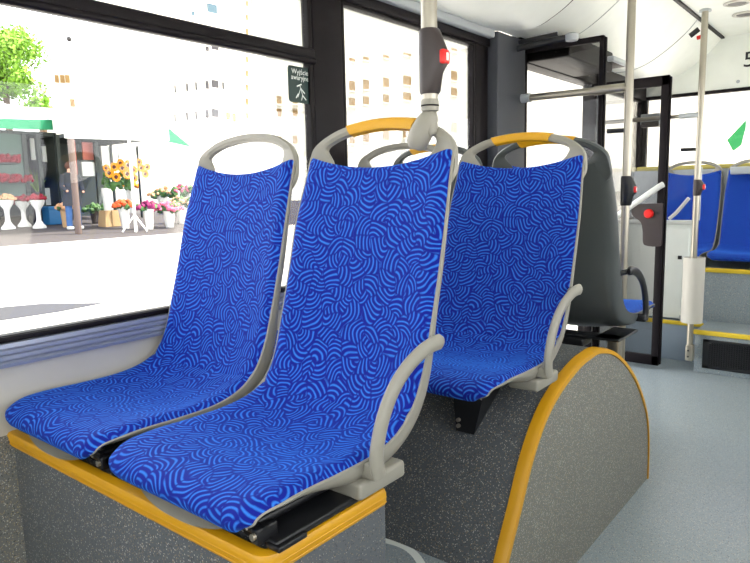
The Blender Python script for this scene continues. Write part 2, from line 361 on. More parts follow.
# ================================================================ WHEEL ARCH
ap = [(1.345, 0), (1.362, .10), (1.395, .18), (1.423, .249), (1.496, .366), (1.566, .482), (1.654, .575), (1.763, .634), (1.90, .673), (2.0, .684), (2.091, .682), (2.243, .640), (2.405, .550), (2.545, .435), (2.655, .302), (2.70, .172), (2.71, 0)]
apr = catmull(ap, 4)
wa = thing('wheel_arch', 'rounded speckled grey wheel arch housing with yellow edge beside the aisle', 'wheel arch', (-1.2, 2.03, 0))
obj('housing', MB().loft([[(x, y, z) for y, z in apr] for x in (WL+.002, -.76, -.742)]), 'terr', wa)
def inset(pts, d):
    out = []
    for i, (y, z) in enumerate(pts):
        a, b = pts[max(i-1, 0)], pts[min(i+1, len(pts)-1)]
        t = Vector((b[0]-a[0], b[1]-a[1])).normalized(); out.append((y+t.y*d, z-t.x*d))
    return out
i1 = inset(apr, .012)
obj('side_panel', MB().loft([[(x, y, max(z, 0)) for y, z in i1] for x in (-.744, -.730)]), 'terd', wa)
strip = []
for (y, z), (yi, zi), (yo, zo) in zip(apr, inset(apr, .013), inset(apr, -.005)):
    my, mz = (y+yi)/2, (z+zi)/2
    strip.append([(-.760, y, z), (-.760, yo, zo), (-.742, yo, zo), (-.732, (yo+y)/2, (zo+z)/2), (-.726, y, z), (-.725, yi, zi), (-.731, yi, zi), (-.745, my, mz)])
obj('edge_strip', MB().loft(strip), 'trimyel', wa)

# ================================================================ BUS SEATS
PR = catmull([(.008, .044), (.001, .058), (.012, .076), (.045, .088), (.11, .092), (.20, .090), (.30, .092), (.375, .108), (.425, .142), (.458, .20), (.484, .28), (.515, .385), (.548, .51), (.580, .61), (.598, .665)], 6)
acc = [0]
for a, b in zip(PR, PR[1:]): acc.append(acc[-1]+math.dist(a, b))
TOT = acc[-1]
def ipl(x, tab):
    for (a, b), (c, d) in zip(tab, tab[1:]):
        if x <= c:
            t = max(0, min(1, (x-a)/(c-a))); t = t*t*(3-2*t); return b+(d-b)*t
    return tab[-1][1]
def hw(s): return ipl(s/TOT, [(0, .190), (.03, .212), (.09, .224), (.3, .226), (.45, .219), (.6, .222), (.8, .222), (1, .212)])
BEND = next(i for i, p in enumerate(PR) if p[1] > .125 and p[0] > .3)
def nrmal(i):
    a, b = PR[max(i-1, 0)], PR[min(i+1, len(PR)-1)]
    t = Vector((b[0]-a[0], b[1]-a[1])).normalized(); return Vector((-t.y, t.x)), t
NT = 22
def pad(i0, i1):
    mb = MB(); mb.uv = []; loops = []
    for i in range(i0, i1+1):
        n, t = nrmal(i); s = acc[i]; wd = hw(s)
        dish = ipl(s/TOT, [(0, .0), (.1, .010), (.3, .024), (.45, .030), (.6, .030), (.9, .016), (1, .012)])
        loop = []; endt = 0
        for e, isend in ((i-i0, i == i0), (i1-i, i == i1)):
            pass
        k = min(i-i0, i1-i)
        pinch = {0: .006, 1: .002}.get(k, 0)
        rows = []
        for j in range(NT+1):
            u = -1+2*j/NT; u = math.sin(u*PI/2)*.35+u*.65
            ed = max(0, (abs(u)-.86)/.14)
            h = .008 - .016*ed*ed*ed - dish*(1-abs(u)**2.2) - pinch
            rows.append((u, h))
        for j in range(NT+1):
            u = 1-2*j/NT; rows.append((u*.985, -.015 - dish*.5 if abs(u) < .97 else -.013))
        for u, h in rows:
            x = u*wd
            sag = 0
            fr = s/TOT
            if fr > .80: sag = -.034*(1-abs(u)**2.0)*((fr-.80)/.20)**1.5
            y = PR[i][0]+n.x*h+t.x*sag; z = PR[i][1]+n.y*h+t.y*sag
            loop.append((x, y, z)); mb.uv.append((x+.5, s+sag+.3))
        loops.append(loop)
    mb.loft2(loops)
    return mb
def shell_mb():
    mb = MB(); loops = []
    for i in range(0, len(PR)):
        n, t = nrmal(i); s = acc[i]; fr = s/TOT; wd = hw(s)+.0035
        dp = ipl(fr, [(0, .012), (.12, .022), (.32, .050), (.48, .054), (.7, .034), (1, .022)])
        dish = ipl(fr, [(0, .0), (.3, .022), (.6, .026), (.9, .014), (1, .01)])
        lp = []
        us = [-1, -.985, -.95, -.9, -.8, -.65, -.45, -.25, 0, .25, .45, .65, .8, .9, .95, .985, 1]
        def bk(u):
            e = max(0, (abs(u)-.88)/.12); return -dp*(1-.55*e**3)-dish*1.2*(1-abs(u)**2)
        def fr_(u):
            a_ = abs(u)
            if a_ > .94: return -.006-(.004 if a_ < .97 else (0 if a_ < 1 else .002))
            return -.017-dish*1.15*(1-a_**2)
        for u, h in [(u, bk(u)) for u in us] + [(u, fr_(u)) for u in reversed(us)]:
            sag = -.034*(1-abs(u)**2.0)*((fr-.80)/.20)**1.5 if fr > .80 else 0
            lp.append((u*wd, PR[i][0]+n.x*h+t.x*sag, PR[i][1]+n.y*h+t.y*sag))
        loops.append(lp)
    return mb.loft2(loops)
TOPP = Vector((PR[-1][0], PR[-1][1])); _, TT = nrmal(len(PR)-1); NN, _ = nrmal(len(PR)-1)
OUT = [(0, -.09), (-.12, -.09), (-.19, -.09), (-.220, -.06), (-.220, -.02), (-.207, .018), (-.168, .050), (-.105, .073), (0, .083)]
INN = [(0, -.062), (-.09, -.054), (-.128, -.030), (-.142, -.010), (-.154, .004), (-.164, .020), (-.145, .035), (-.092, .052), (0, .061)]
keys = [(a[0], a[1], b[0], b[1]) for a, b in zip(OUT, INN)]
keys = keys + [(-a, b, -c, d) for a, b, c, d in reversed(keys[1:-1])]
RING = catmull(keys, 5, closed=True)
def ringsec(k, grow=0, th=.012):
    ox, ov, ix, iv = k
    o = Vector((ox, ov)); q = Vector((ix, iv)); d = (o-q).normalized(); o = o+d*grow; q = q-d*grow; L = (o-q).length
    e = min(.008, L*.3); lo = max(0, min(1, (.02-o.y)/.05)); th = (th+grow)*(1-.45*lo)
    sec = [(o, -th+.006), (o-d*e*.6, -th), (q+d*e, -th), (q, -th+.006), (q, th-.006), (q+d*e, th), (o-d*e*.6, th), (o, th-.006)]
    out = []
    for p, h in sec:
        h -= .012+.008*lo
        out.append((p.x, TOPP.x+TT.x*(p.y-.0)+NN.x*h, TOPP.y+TT.y*(p.y-.0)+NN.y*h))
    return out
def handle_mb(): return MB().loft([ringsec(k) for k in RING], closed=True)
def grip_mb():
    ks = [k for k in RING if k[1] > .045 and abs(k[0]) < .118]; ks.sort(key=lambda k: k[0]); return MB().loft([ringsec(k, .0022) for k in ks])
def arm_mb():
    # curved side grab arm: from the pan side up and back to the shell edge
    pts = catmull([(.276, .056), (.270, .080), (.272, .112), (.290, .160), (.322, .205), (.365, .238), (.415, .259), (.455, .267), (.492, .267)], 5)
    rr = [ipl(i/(len(pts)-1), [(0, .017), (.2, .017), (.8, .016), (.95, .017), (1, .010)]) for i in range(len(pts))]
    mb = MB(); mb.tube([(.252, y, z) for y, z in pts], rr, 12, flat=.62, ref=(0, 1, 0))
    mb.box((.212, .258, .050), (.258, .290, .080), .006)
    mb.tube([(.250, .470, .266), (.222, .490, .258)], .010, 10)
    return mb
def make_seat(name, label, yellow=True, dark=False, arm=True, block=True):
    t = thing(name, label, 'seat', (0, 0, 0))
    sh = 'dshell' if dark else 'shell'
    obj('seat', pad(0, BEND), 'fab', t, local=True)
    obj('backrest', pad(BEND, len(PR)-1), 'fab', t, local=True)
    obj('shell', shell_mb(), sh, t, local=True)
    h = obj('handle_frame', handle_mb(), sh, t, local=True)
    if yellow: obj('grip', grip_mb(), 'yel', h, local=True, label='yellow sleeve on the top handle')
    if arm: obj('armrest', arm_mb(), 'blk' if dark else sh, t, local=True)
    if block:
        obj('mounting_block', MB().box((.150, .238, .014), (.238, .378, .048), .008), sh, t, local=True)
        for sx, cx in ((-1, -.125), (1, .185)):
            bl = MB()
            bl.tube([(cx-.02, .040, .034), (cx-.02, .30, .034)], .010, 10)
            bl.tube([(cx-.060, .048, .030), (cx+.012, .048, .030)], .0105, 12)
            bl.tube([(cx-.060, .048, .030), (cx-.050, .048, .030)], .0135, 12)
            bl.box((cx-.05, .05, .004), (cx+.035, .30, .018), .004)
            bl.box((cx-.005, .030, .012), (cx+.012, .075, .040), .004)
            bl.box((cx+.012, .045, .004), (cx+.045, .11, .014), .003)
            fr_ = obj('mounting_bracket', bl, 'blk', t, local=True)
            obj('bolt', MB().tube([(cx+.004, .024, .028), (cx+.004, .032, .028)], .006, 10), 'steel', fr_, local=True)
        gl = MB(); P_ = catmull([(-.15, .035, .044), (-.12, .018, .024), (-.06, .010, .012), (0, .008, .010), (.06, .010, .012), (.12, .018, .024), (.15, .035, .044)], 4)
        gl.loft([[(x, y, z), (x, y+.006, z+.002), (x*.95, y+.05, .030), (x*.95, y+.05, .026)] for x, y, z in P_])
        obj('front_cover', gl, 'shell', t, local=True)
    return t
PZ = .645
sA = make_seat('bus_seat', 'front aisle-side blue bus seat with yellow grip, joined to the upright pole')
sA.location = (-.957, .60, PZ)
def seat_copy(src, loc, label, sx=1, rot=0, drop=(), group=None):
    c = copy_tree(src); c.location = loc; c['label'] = label; c.scale = (sx, 1, 1); c.rotation_euler = (0, 0, rot)
    for ch in list(c.children):
        nm = ch.name.split('.')[0]
        if nm in drop:
            for g in list(ch.children): bpy.data.objects.remove(g)
            bpy.data.objects.remove(ch)
        elif nm == 'handle_frame' and 'grip' in drop:
            for g in list(ch.children): bpy.data.objects.remove(g)
    return c
seat_copy(sA, (-1.434, .60, PZ), 'front window-side blue bus seat with an all-grey handle, no armrest', .97, drop=('armrest', 'grip', 'mounting_block'))
s2 = seat_copy(sA, (-.965, 1.35, PZ+.008), 'second-row aisle-side blue bus seat on the wheel arch, yellow grip and grey armrest', 1.03, drop=('mounting_bracket', 'front_cover'))
seat_copy(sA, (-1.44, 1.35, PZ+.008), 'second-row window-side blue bus seat, only its grey handle seen behind the front seat', .97, drop=('armrest', 'grip', 'mounting_block', 'mounting_bracket', 'front_cover'))
s3 = make_seat('bus_seat', 'rear-facing aisle-side seat showing its dark grey back and black armrest', True, True, True, False)
s3.location = (-.965, 2.80, PZ+.008); s3.rotation_euler = (0, 0, PI)
# the armrest of the rear-facing seat stands on its aisle side
for ch in s3.children:
    if ch.name.startswith('armrest'): ch.scale = (-1, 1, 1)
s3b = copy_tree(s3); s3b.location = (-1.44, 2.80, PZ+.008); s3b['label'] = 'rear-facing window-side seat, mostly hidden behind the second row'; s3b.scale = (.97, 1, 1)
for ch in list(s3b.children):
    if ch.name.startswith('armrest'): bpy.data.objects.remove(ch)
for i, (x, lb) in enumerate(((-1.235, 'rear bench blue seat behind the white cabinet and pole'), (-.785, 'rear bench blue seat cut by the right edge of the photo'), (-.335, 'third blue seat along the rear bench counting from the left wall'))):
    seat_copy(sA, (x, 4.875, .655), lb, .95, drop=('armrest', 'grip', 'mounting_block', 'mounting_bracket', 'front_cover'))

# supports of second-row and rear-facing seats
t = thing('seat_support', 'black steel seat leg standing on the wheel arch slope', 'seat support', (-.95, 1.6, .54))
obj('leg', MB().loft([[(-.970, 1.575, .510), (-.910, 1.575, .510), (-.910, 1.64, .565), (-.970, 1.64, .565)], [(-.985, 1.575, .672), (-.870, 1.575, .672), (-.870, 1.72, .672), (-.985, 1.72, .672)]]), 'blk', t)
for q in (.528, .546): obj('bolt', MB().tube([(-.960, 1.566, q), (-.960, 1.580, q)], .006, 8), 'steel', t)
t = thing('seat_pedestal', 'dark steel crossbar and legs carrying the rear-facing seats', 'seat frame', (-1.2, 2.36, .6))
obj('crossbar', MB().box((-1.62, 2.30, .662), (-.74, 2.38, .672), .006).box((-.83, 2.30, .662), (-.735, 2.52, .672), .006), 'blk', t)
obj('leg', MB().box((-1.0, 2.28, .632), (-.86, 2.37, .662), .006), 'blk', t)
obj('leg', MB().box((-.83, 2.45, .525), (-.785, 2.50, .662), .006), 'steel', t)

# ================================================================ POLES
def pole_button(t, x, y, z0, z1, r=.028, dark='dgrey', bulge=.034):
    h = z1-z0; zc = (z0+z1)/2
    secs = []
    for q, e, g in ((0, .0, .9), (.04, .10, 1), (.30, .42, 1), (.42, 1, 1), (.66, 1, 1), (.90, .30, 1), (.97, .1, 1), (1, 0, .9)):
        ring = []
        for j in range(20):
            a = 2*PI*j/20; c_, s_ = math.cos(a), math.sin(a)
            ring.append((x+r*g*c_+max(0, c_)**.6*bulge*e, y+r*g*s_*(1-.25*e*max(0, c_)), z0+h*q))
        secs.append(ring)
    hs = obj('button_housing', MB().loft(secs), dark, t)
    bx0 = x+r+bulge-.003; zb = z0+h*.54
    b = obj('stop_button', MB().box((bx0-.010, y-.013, zb-.015), (bx0+.004, y+.012, zb+.015), .004), 'red', hs)
    obj('button_mark', MB().box((bx0+.003, y-.004, zb-.008), (bx0+.0048, y+.004, zb+.008), .0005), 'pale', b)
p1 = thing('grab_pole', 'upright steel pole clamped to the front seat handle, with dark stop button box', 'pole', (-.805, 1.20, 1.33))
PX, PY = -.805, 1.205
obj('tube', MB().tube([(PX, PY, 1.405), (PX, PY, 2.31)], .0175, 20), 'steel', p1)
obj('collar', MB().lathe([(.012, 1.388), (.019, 1.390), (.0195, 1.398), (.017, 1.400), (.0195, 1.402), (.0195, 1.41), (.0178, 1.414)], (PX, PY, 0)), 'shell', p1)
obj('gasket_ring', MB().lathe([(.0175, 1.399), (.0202, 1.3995), (.0202, 1.402), (.0175, 1.4025)], (PX, PY, 0)), 'rub', p1)
m_ = MB(); m_.tube([(PX, PY, 1.37), (PX, PY, 1.392)], .010, 12); m_.tube([(PX+.010, PY, 1.389), (PX+.004, PY, 1.382), (PX-.008, PY-.003, 1.364), (PX-.022, PY-.006, 1.340), (PX-.032, PY-.008, 1.320), (PX-.036, PY-.008, 1.312)], [.008, .019, .025, .027, .025, .016], 16, flat=.85); m_.box((PX-.012, PY-.016, 1.335), (PX+.016, PY+.014, 1.372), .010)
obj('clamp', m_, 'shell', p1)
pole_button(p1, PX, PY, 1.425, 1.560, .0225, 'dgrey', .022)
# middle pole with a transverse rail
p2 = thing('grab_pole', 'floor-standing steel pole behind the wheel arch, with side rail and stop button', 'pole', (-1.045, 3.30, 0))
QX, QY = -1.045, 3.30
obj('tube', MB().tube([(QX, QY, 0), (QX, QY, 2.31)], .0195, 18), 'steel', p2)
obj('cross_rail', MB().tube([(-1.61, QY, 1.695), (QX, QY, 1.690)], .0185, 16), 'steel', p2)
obj('rail_sleeve', MB().tube([(QX-.17, QY, 1.692), (QX-.02, QY, 1.691)], .0225, 16), 'steel', p2)
obj('end_cap', MB().tube([(-1.635, QY, 1.695), (-1.56, QY, 1.695)], .024, 16), 'lgrey', p2)
obj('peg', MB().tube([(QX-.095, QY-.02, 1.487), (QX-.015, QY, 1.487)], .011, 12), 'blk', p2, label='short black peg')
pole_button(p2, QX, QY, 1.12, 1.265, .026, 'blk', .024)
# rear pole
p3 = thing('grab_pole', 'rear steel pole rising from the step past the white guard', 'pole', (-.972, 4.44, .05))
RX, RY = -.972, 4.44
obj('tube', MB().tube([(RX, RY, .10), (RX, RY, 2.25)], .019, 18), 'steel', p3)
obj('cross_rail', MB().tube([(-1.62, RY, 1.640), (RX, RY, 1.640)], .013, 12), 'steel', p3)
obj('rail_sleeve', MB().tube([(RX-.12, RY, 1.640), (RX-.01, RY, 1.640)], .0175, 12), 'lgrey', p3)
obj('peg', MB().tube([(RX-.10, RY-.02, 1.432), (RX-.01, RY, 1.432)], .011, 12), 'blk', p3, label='short black peg')
obj('base_bracket', MB().box((RX-.020, RY-.022, .085), (RX+.026, RY+.03, .19), .006), 'steel', p3)
for zz in (.115, .155): obj('bolt', MB().tube([(RX-.002, RY-.026, zz), (RX-.002, RY-.020, zz)], .006, 8), 'blk', p3)
obj('top_flange', MB().lathe([(.035, 2.245), (.035, 2.255), (.02, 2.262)], (RX, RY, 0)), 'lgrey', p3)
pole_button(p3, RX, RY, 1.145, 1.245, .022, 'dgrey', .024)
g = thing('pole_guard', 'white rounded sheet guard wrapped round the rear pole', 'guard', (-.972, 4.45, .33))
obj('sheet', MB().loft([[(-.972+r*math.cos(2*PI*j/28), 4.46+r*math.sin(2*PI*j/28), z) for j in range(28)] for r, z in ((.064, .335), (.064, .755), (.060, .755), (.060, .335))], closed=True), 'wall', g)
# a small red-and-black hammer holder near the ceiling
h = thing('emergency_hammer', 'small red and black emergency hammer fixed at the ceiling by the rear pole', 'hammer', (-1.02, 4.52, 2.05))
c0 = onY(690, 34, 4.5); c1 = onY(700, 26, 4.5)
obj('holder', MB().tube([onY(690, 36, 4.5), onY(699, 29, 4.5)], .016, 10, flat=.6), 'blk', h)
obj('hammer_head', MB().tube([onY(697, 38, 4.49), onY(707, 35, 4.49)], .012, 10), 'red', h)

# ================================================================ DOORWAY
def door_leaf(name, label_, y, x0, x1, z0, z1, glassm, fwid=.034):
    o = bpy.data.objects.new(name, None); C.objects.link(o); o.location = ((x0+x1)/2, y, z0); o['kind'] = 'structure'
    t_ = .016
    fr = MB(); fr.box((x0, y-t_, z0), (x0+fwid, y+t_, z1), .005); fr.box((x1-fwid, y-t_, z0), (x1, y+t_, z1), .005)
    fr.box((x0, y-t_, z0), (x1, y+t_, z0+fwid*1.4), .005); fr.box((x0, y-t_, z1-fwid*1.3), (x1, y+t_, z1), .005)
    obj('door_frame', fr, 'frame', o)
    obj('rubber_seal', MB().box((x1, y-.009, z0+.01), (x1+.012, y+.009, z1-.01), .004), 'rub', o)
    obj('pane', MB().box((x0+fwid-.004, y-.003, z0+fwid), (x1-fwid+.004, y+.003, z1-fwid)), glassm, o, sm=False)
    return o
d1 = door_leaf('door_1', '', 3.40, -1.655, -1.205, .05, 1.975, 'dglass', .022)
d2 = door_leaf('door_2', '', 4.41, -1.655, -1.148, .03, 1.895, 'dglass', .048)
obj('handrail', MB().tube([(-1.56, 4.375, .93), (-1.515, 4.36, .962), (-1.175, 4.36, 1.207), (-1.155, 4.375, 1.22)], .019, 12), 'white', d2, label='white slanting handrail on the door')
m_ = MB(); sh = catmull([(-1.335, 1.075), (-1.30, 1.095), (-1.17, 1.10), (-1.155, 1.085), (-1.15, .95), (-1.152, .845), (-1.17, .825), (-1.235, .825), (-1.265, .845), (-1.27, .92), (-1.285, .98), (-1.325, 1.01), (-1.345, 1.04)], 3, closed=True)
m_.prism(sh, 'y', 4.372, 4.394); dp = obj('release_plate', m_, 'dgrey', d2, label='dark grey plate with red release knob')
obj('release_knob', MB().loft([[(-1.235+r*math.cos(2*PI*j/16), yy, 1.035+r*math.sin(2*PI*j/16)) for j in range(16)] for r, yy in ((.030, 4.372), (.030, 4.362), (.024, 4.350), (.006, 4.349))]), 'red', dp)
obj('keyhole', MB().tube([(-1.18, 4.373, 1.04), (-1.18, 4.366, 1.04)], .009, 10), 'ink', dp)
# arm over the first leaf
a = thing('door_arm', 'black folding door arm under the ceiling at the grey pillar', 'door mechanism', (-1.5, 3.3, 1.93))
obj('arm', MB().tube([(-1.60, 3.22, 1.94), (-1.45, 3.24, 1.955), (-1.34, 3.27, 1.965)], .016, 10, flat=.6).tube([(-1.60, 3.24, 1.975), (-1.40, 3.27, 1.99)], .012, 8), 'blk', a)
obj('pivot', MB().lathe([(.03, 1.948), (.034, 1.956), (.034, 1.978), (.02, 1.985)], (-1.33, 3.28, 0), 16), 'lgrey', a)
a = thing('ceiling_speaker', 'small grey rectangular box under the ceiling beyond the door leaf', 'ceiling box', (-1.43, 4.15, 1.99))
obj('case', MB().box((-1.55, 4.0, 1.955), (-1.36, 4.28, 1.985), .008), 'lgrey', a)
obj('grille', MB().box((-1.53, 4.03, 1.951), (-1.38, 4.25, 1.957), .002), 'dgrey', a)
a = thing('junction_box', 'small grey box fixed to the glass behind the middle pole', 'box', (-1.27, 4.45, 1.59))
obj('case', MB().box((-1.335, 4.46, 1.605), (-1.215, 4.50, 1.675), .008), 'lgrey', a)
obj('cover_band', MB().box((-1.33, 4.456, 1.590), (-1.22, 4.50, 1.625), .004), 'dgrey', a)
# white cabinet and steps at the rear
struct('floor_step_left', MB().box((WL, 4.74, 0), (-.955, 4.90, .275), .003), 'blurub')
struct('floor_step_right', MB().box((-.955, 4.50, 0), (WR, 4.90, .275), .003), 'floor')
struct('trim_21', MB().box((WL, 4.728, .252), (-.955, 4.745, .280), .004).box((-.965, 4.485, .252), (WR, 4.515, .281), .005), 'stepyel')
struct('floor_rear_bench', MB().box((WL, 4.87, 0), (WR, YE, .640), .003), 'floor')
struct('trim_22', MB().box((-1.0, 4.858, .615), (WR, 4.885, .645), .005), 'stepyel')
cb = thing('cabinet', 'white equipment cabinet on the step between door leaf and rear pole', 'cabinet', (-1.36, 4.81, .28))
obj('body', MB().box((-1.67, 4.785, .285), (-1.065, 4.85, .945), .006), 'ceil', cb)
obj('top_rail', MB().box((-1.67, 4.77, .945), (-1.04, 4.85, .972), .006), 'white', cb)
obj('door', MB().box((-1.40, 4.775, .31), (-1.08, 4.786, .92), .004), 'ceil', cb)
obj('latch', MB().box((-1.145, 4.768, .705), (-1.120, 4.778, .730), .002), 'ink', cb)
obj('hinge', MB().box((-1.12, 4.765, .285), (-1.03, 4.79, .312), .003), 'lgrey', cb)
gp = thing('glass_partition', 'clear glass screen standing on the white cabinet, left of the rear pole', 'screen', (-1.2, 4.80, .972))
obj('pane', MB().box((-1.60, 4.797, .975), (-1.03, 4.803, 1.33)), 'glass', gp, sm=False)
obj('edge_profile', MB().box((-1.034, 4.794, .973), (-1.024, 4.806, 1.33), .002), 'white', gp)
obj('handrail', MB().tube([onY(669, 219, 4.77), onY(676, 213, 4.77), onY(689, 198, 4.77)], .012, 10), 'white', gp, label='short white slanting handrail')
gr = thing('heater_grille', 'black slotted heater grille in the rear step face', 'grille', (-.72, 4.5, .04))
obj('frame', MB().box((-.905, 4.488, .035), (-.46, 4.502, .058), .003).box((-.905, 4.488, .205), (-.46, 4.502, .225), .003).box((-.905, 4.488, .035), (-.865, 4.502, .225), .003).box((-.48, 4.488, .035), (-.46, 4.502, .225), .003), 'blk', gr)
sl = MB()
for k in range(28): sl.box((-.862+k*.0140, 4.489, .058), (-.862+k*.0140+.006, 4.498, .205))
for k in range(11): sl.box((-.865, 4.491, .062+k*.013), (-.48, 4.497, .067+k*.013))
obj('slats', sl, 'blk', gr)
obj('backing', MB().box((-.87, 4.4975, .05), (-.475, 4.4995, .21)), 'ink', gr)
struct('trim_23', MB().box((-.95, YE-.30, 1.28), (WR, YE-.05, 1.335), .01).box((WL, YE-.12, .66), (WR, YE, 1.33)), 'lgrey')

# ================================================================ CEILING FITTINGS, SIGNS
def text_mesh(s, size, extrude=.0008):
    cu = bpy.data.curves.new('t', 'FONT'); cu.body = s; cu.size = size; cu.extrude = extrude; cu.align_x = 'CENTER'; cu.align_y = 'CENTER'
    o = bpy.data.objects.new('t', cu); C.objects.link(o); bpy.context.view_layer.update()
    me = bpy.data.meshes.new_from_object(o.evaluated_get(bpy.context.evaluated_depsgraph_get()))
    mb = MB(); mb.v = [tuple(v.co) for v in me.vertices]; mb.f = [tuple(p.vertices) for p in me.polygons]
    bpy.data.objects.remove(o); return mb
tm = text_mesh('5', .155, .002); pc = onY(749.5, 60, YE)
tm.v = [(pc.x+x*1.15, YE-.003-z, pc.z+y) for x, y, z in tm.v]
tag(obj('route_number', tm, 'ink', sm=False), 'black digit 5 on the white panel above the rear window', 'number')
tag(obj('camera_dot', MB().ico(onY(738, 81.5, YE-.003), .013, 2, (1, .5, 1)), 'lgrey'), 'small round grey knob on the white panel above the rear window', 'knob')
for i, (px, py, lb) in enumerate(((737, 3, 'nearer recessed round ceiling spotlight at the top right'), (745, 14, 'farther recessed round ceiling spotlight at the top right'))):
    d = ray(px, py); q = CAM + d*((2.308-CAM.z)/d.z)
    t = thing('ceiling_spotlight', lb, 'lamp', q, 'ceiling spotlights')
    obj('ring', MB().lathe([(.075, 2.311), (.075, 2.304), (.058, 2.300), (.052, 2.311)], (q.x, q.y, 0), 24), 'lens', t)
    obj('lens', MB().lathe([(.053, 2.312), (.050, 2.304), (.01, 2.303)], (q.x, q.y, 0), 20), 'dgrey', t)
# emergency exit sticker on the window glass
q0 = onX(300, 85, -1.681)
st = thing('exit_sticker', 'dark green emergency exit sticker on the window glass', 'sticker', (-1.681, q0.y, 1.52))
def rrect(cy, cz, hy, hz, r):
    out = []
    for sy, sz, a0 in ((1, 1, 0), (-1, 1, 90), (-1, -1, 180), (1, -1, 270)):
        for k in range(5):
            a = math.radians(a0+k*22.5); out.append((cy+sy*(hy-r)+r*math.cos(a), cz+sz*(hz-r)+r*math.sin(a)))
    return out
ya, yb = onX(288, 80, -1.681).y, onX(311.5, 85, -1.681).y; za, zb = onX(300, 103, -1.681).z, onX(300, 67, -1.681).z
cy, cz, hy, hz = (ya+yb)/2, (za+zb)/2, (yb-ya)/2, (zb-za)/2
obj('plate', MB().prism(rrect(cy, cz, hy, hz, .012), 'x', -1.6815, -1.680), 'grn', st, sm=False)
for s, dz in (('Wyjście', .70), ('awaryjne', .38)):
    tm = text_mesh(s, hy*.42, .0003); tm.v = [(-1.6796+z*.5, cy+x, cz+hz*dz+y) for x, y, z in tm.v]
    obj('lettering', tm, 'pale', st, sm=False, label='white lettering')
pg = MB()
for a_, b_ in (((-.05, -.05), (.15, -.55)), ((.0, -.2), (-.25, -.7)), ((.15, -.55), (.45, -.8)), ((.15, -.55), (.05, -.85)), ((-.02, -.15), (.35, -.45)), ((-.3, -.1), (.1, .05)), ((-.4, -.75), (-.2, -.5))):
    pg.tube([(-1.6794, cy+hy*a_[0], cz+hz*a_[1]), (-1.6794, cy+hy*b_[0], cz+hz*b_[1])], .0022, 6, flat=.3)
obj('pictogram', pg, 'pale', st)

# ================================================================ OUTSIDE
def gz(x): return -.35 + .05*(-x-2) if x < -2 else -.35
def gnd(px, py):
    d = ray(px, py); t = (-.45-CAM.z)/(d.z+.05*d.x); return CAM+d*t
m_ = MB(); xs = [60, -2, -14.0]
m_.v = [(60, -60, -.35), (-2, -60, -.35), (-14, -60, gz(-14)), (-14, 120, gz(-14)), (-2, 120, -.35), (60, 120, -.35)]; m_.f = [(0, 1, 4, 5), (1, 2, 3, 4)]
struct('floor_street', m_, 'road', sm=False)
m_ = MB(); m_.v = [(-14.15, -60, gz(-14.1)+.10), (-90, -60, gz(-17)+.6), (-90, 150, gz(-17)+.6), (-14.15, 150, gz(-14.1)+.10)]
m_.v = [(-13.55, -60, gz(-13.5)+.07), (-20, -60, gz(-20)+.07), (-90, -60, gz(-20)+.07), (-90, 150, gz(-20)+.07), (-20, 150, gz(-20)+.07), (-13.55, 150, gz(-13.5)+.07)]; m_.f = [(0, 1, 4, 5), (1, 2, 3, 4)]
struct('floor_pavement', m_, 'pave', sm=False)
struct('trim_24', MB().box((-13.62, -60, gz(-14)-.06), (-13.40, 120, gz(-13.5)+.075), .02), 'curb')
q = [gnd(-40, 327), gnd(60, 312), gnd(106, 303), gnd(40, 304), gnd(-40, 311)]  # shadow streak on the road, painted as a thin dark sheet
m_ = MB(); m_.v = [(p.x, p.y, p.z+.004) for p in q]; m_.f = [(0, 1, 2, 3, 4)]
tag(obj('shade_streak', m_, 'patch', sm=False), 'grey streak of painted shade across the pale road', 'painted shade')
def base(px, py):
    p = gnd(px, py); return Vector((p.x, p.y, gz(p.x)+.07))
# kiosks
KX = -18.2
def kspan(pxa, pxb, x=KX): return onX(pxa, 200, x).y, onX(pxb, 200, x).y
def kz(py, x=KX, px=60): return onX(px, py, x).z
g0 = gz(KX)+.05
y0, y1 = kspan(-60, 62)
k1 = thing('flower_kiosk', 'dark glazed flower kiosk under the green awning at left', 'kiosk', (KX-1, (y0+y1)/2, g0))
obj('walls', MB().box((KX-2.4, y0, g0), (KX-2.3, y1, 3.0)).box((KX-2.4, y0, 2.9), (KX, y1, 3.0)).box((KX-2.4, y1-.08, g0), (KX, y1, 3.0)).box((KX-2.4, y0, g0), (KX, y0+.08, 3.0)), 'kdark', k1, sm=False)
a_, b_ = kspan(-60, 27); obj('glass_front', MB().box((KX-.05, a_, g0+.5), (KX, b_, 2.9)), 'kgreen', k1, sm=False)
po = MB()
for px in (28, 42, 61): yy = onX(px, 190, KX).y; po.box((KX-.06, yy-.05, g0), (KX+.06, yy+.05, 2.95))
obj('posts', po, 'kdark', k1)
bright = MB()
for (xa, ya_, xb, yb_) in ((30, 138, 36, 160), (42, 146, 58, 162), (44, 188, 52, 205)):
    p = onX(xa, ya_, KX-.5); r_ = onX(xb, yb_, KX-.5); obj('back_window', MB().box((KX-.55, p.y, r_.z), (KX-.5, r_.y, p.z)), 'canv', k1, sm=False)
y0b, y1b = kspan(72, 150)
k2 = thing('flower_kiosk', 'kiosk with pink panels behind the person and sunflowers', 'kiosk', (KX-1, (y0b+y1b)/2, g0))
obj('walls', MB().box((KX-2.4, y0b, g0), (KX-2.3, y1b, 3.0)).box((KX-2.4, y0b, 2.9), (KX, y1b, 3.0)), 'kdark', k2, sm=False)
pb = MB()
for (xa, ya_, xb, yb_) in ((73, 178, 77, 205), (72, 140, 78, 175), (82, 142, 98, 160)):
    p = onX(xa, ya_, KX-.5); r_ = onX(xb, yb_, KX-.5); pb.box((KX-.55, p.y, r_.z), (KX-.5, r_.y, p.z))
obj('panel', pb, 'brick', k2, sm=False, label='pink panels')
pw = MB()
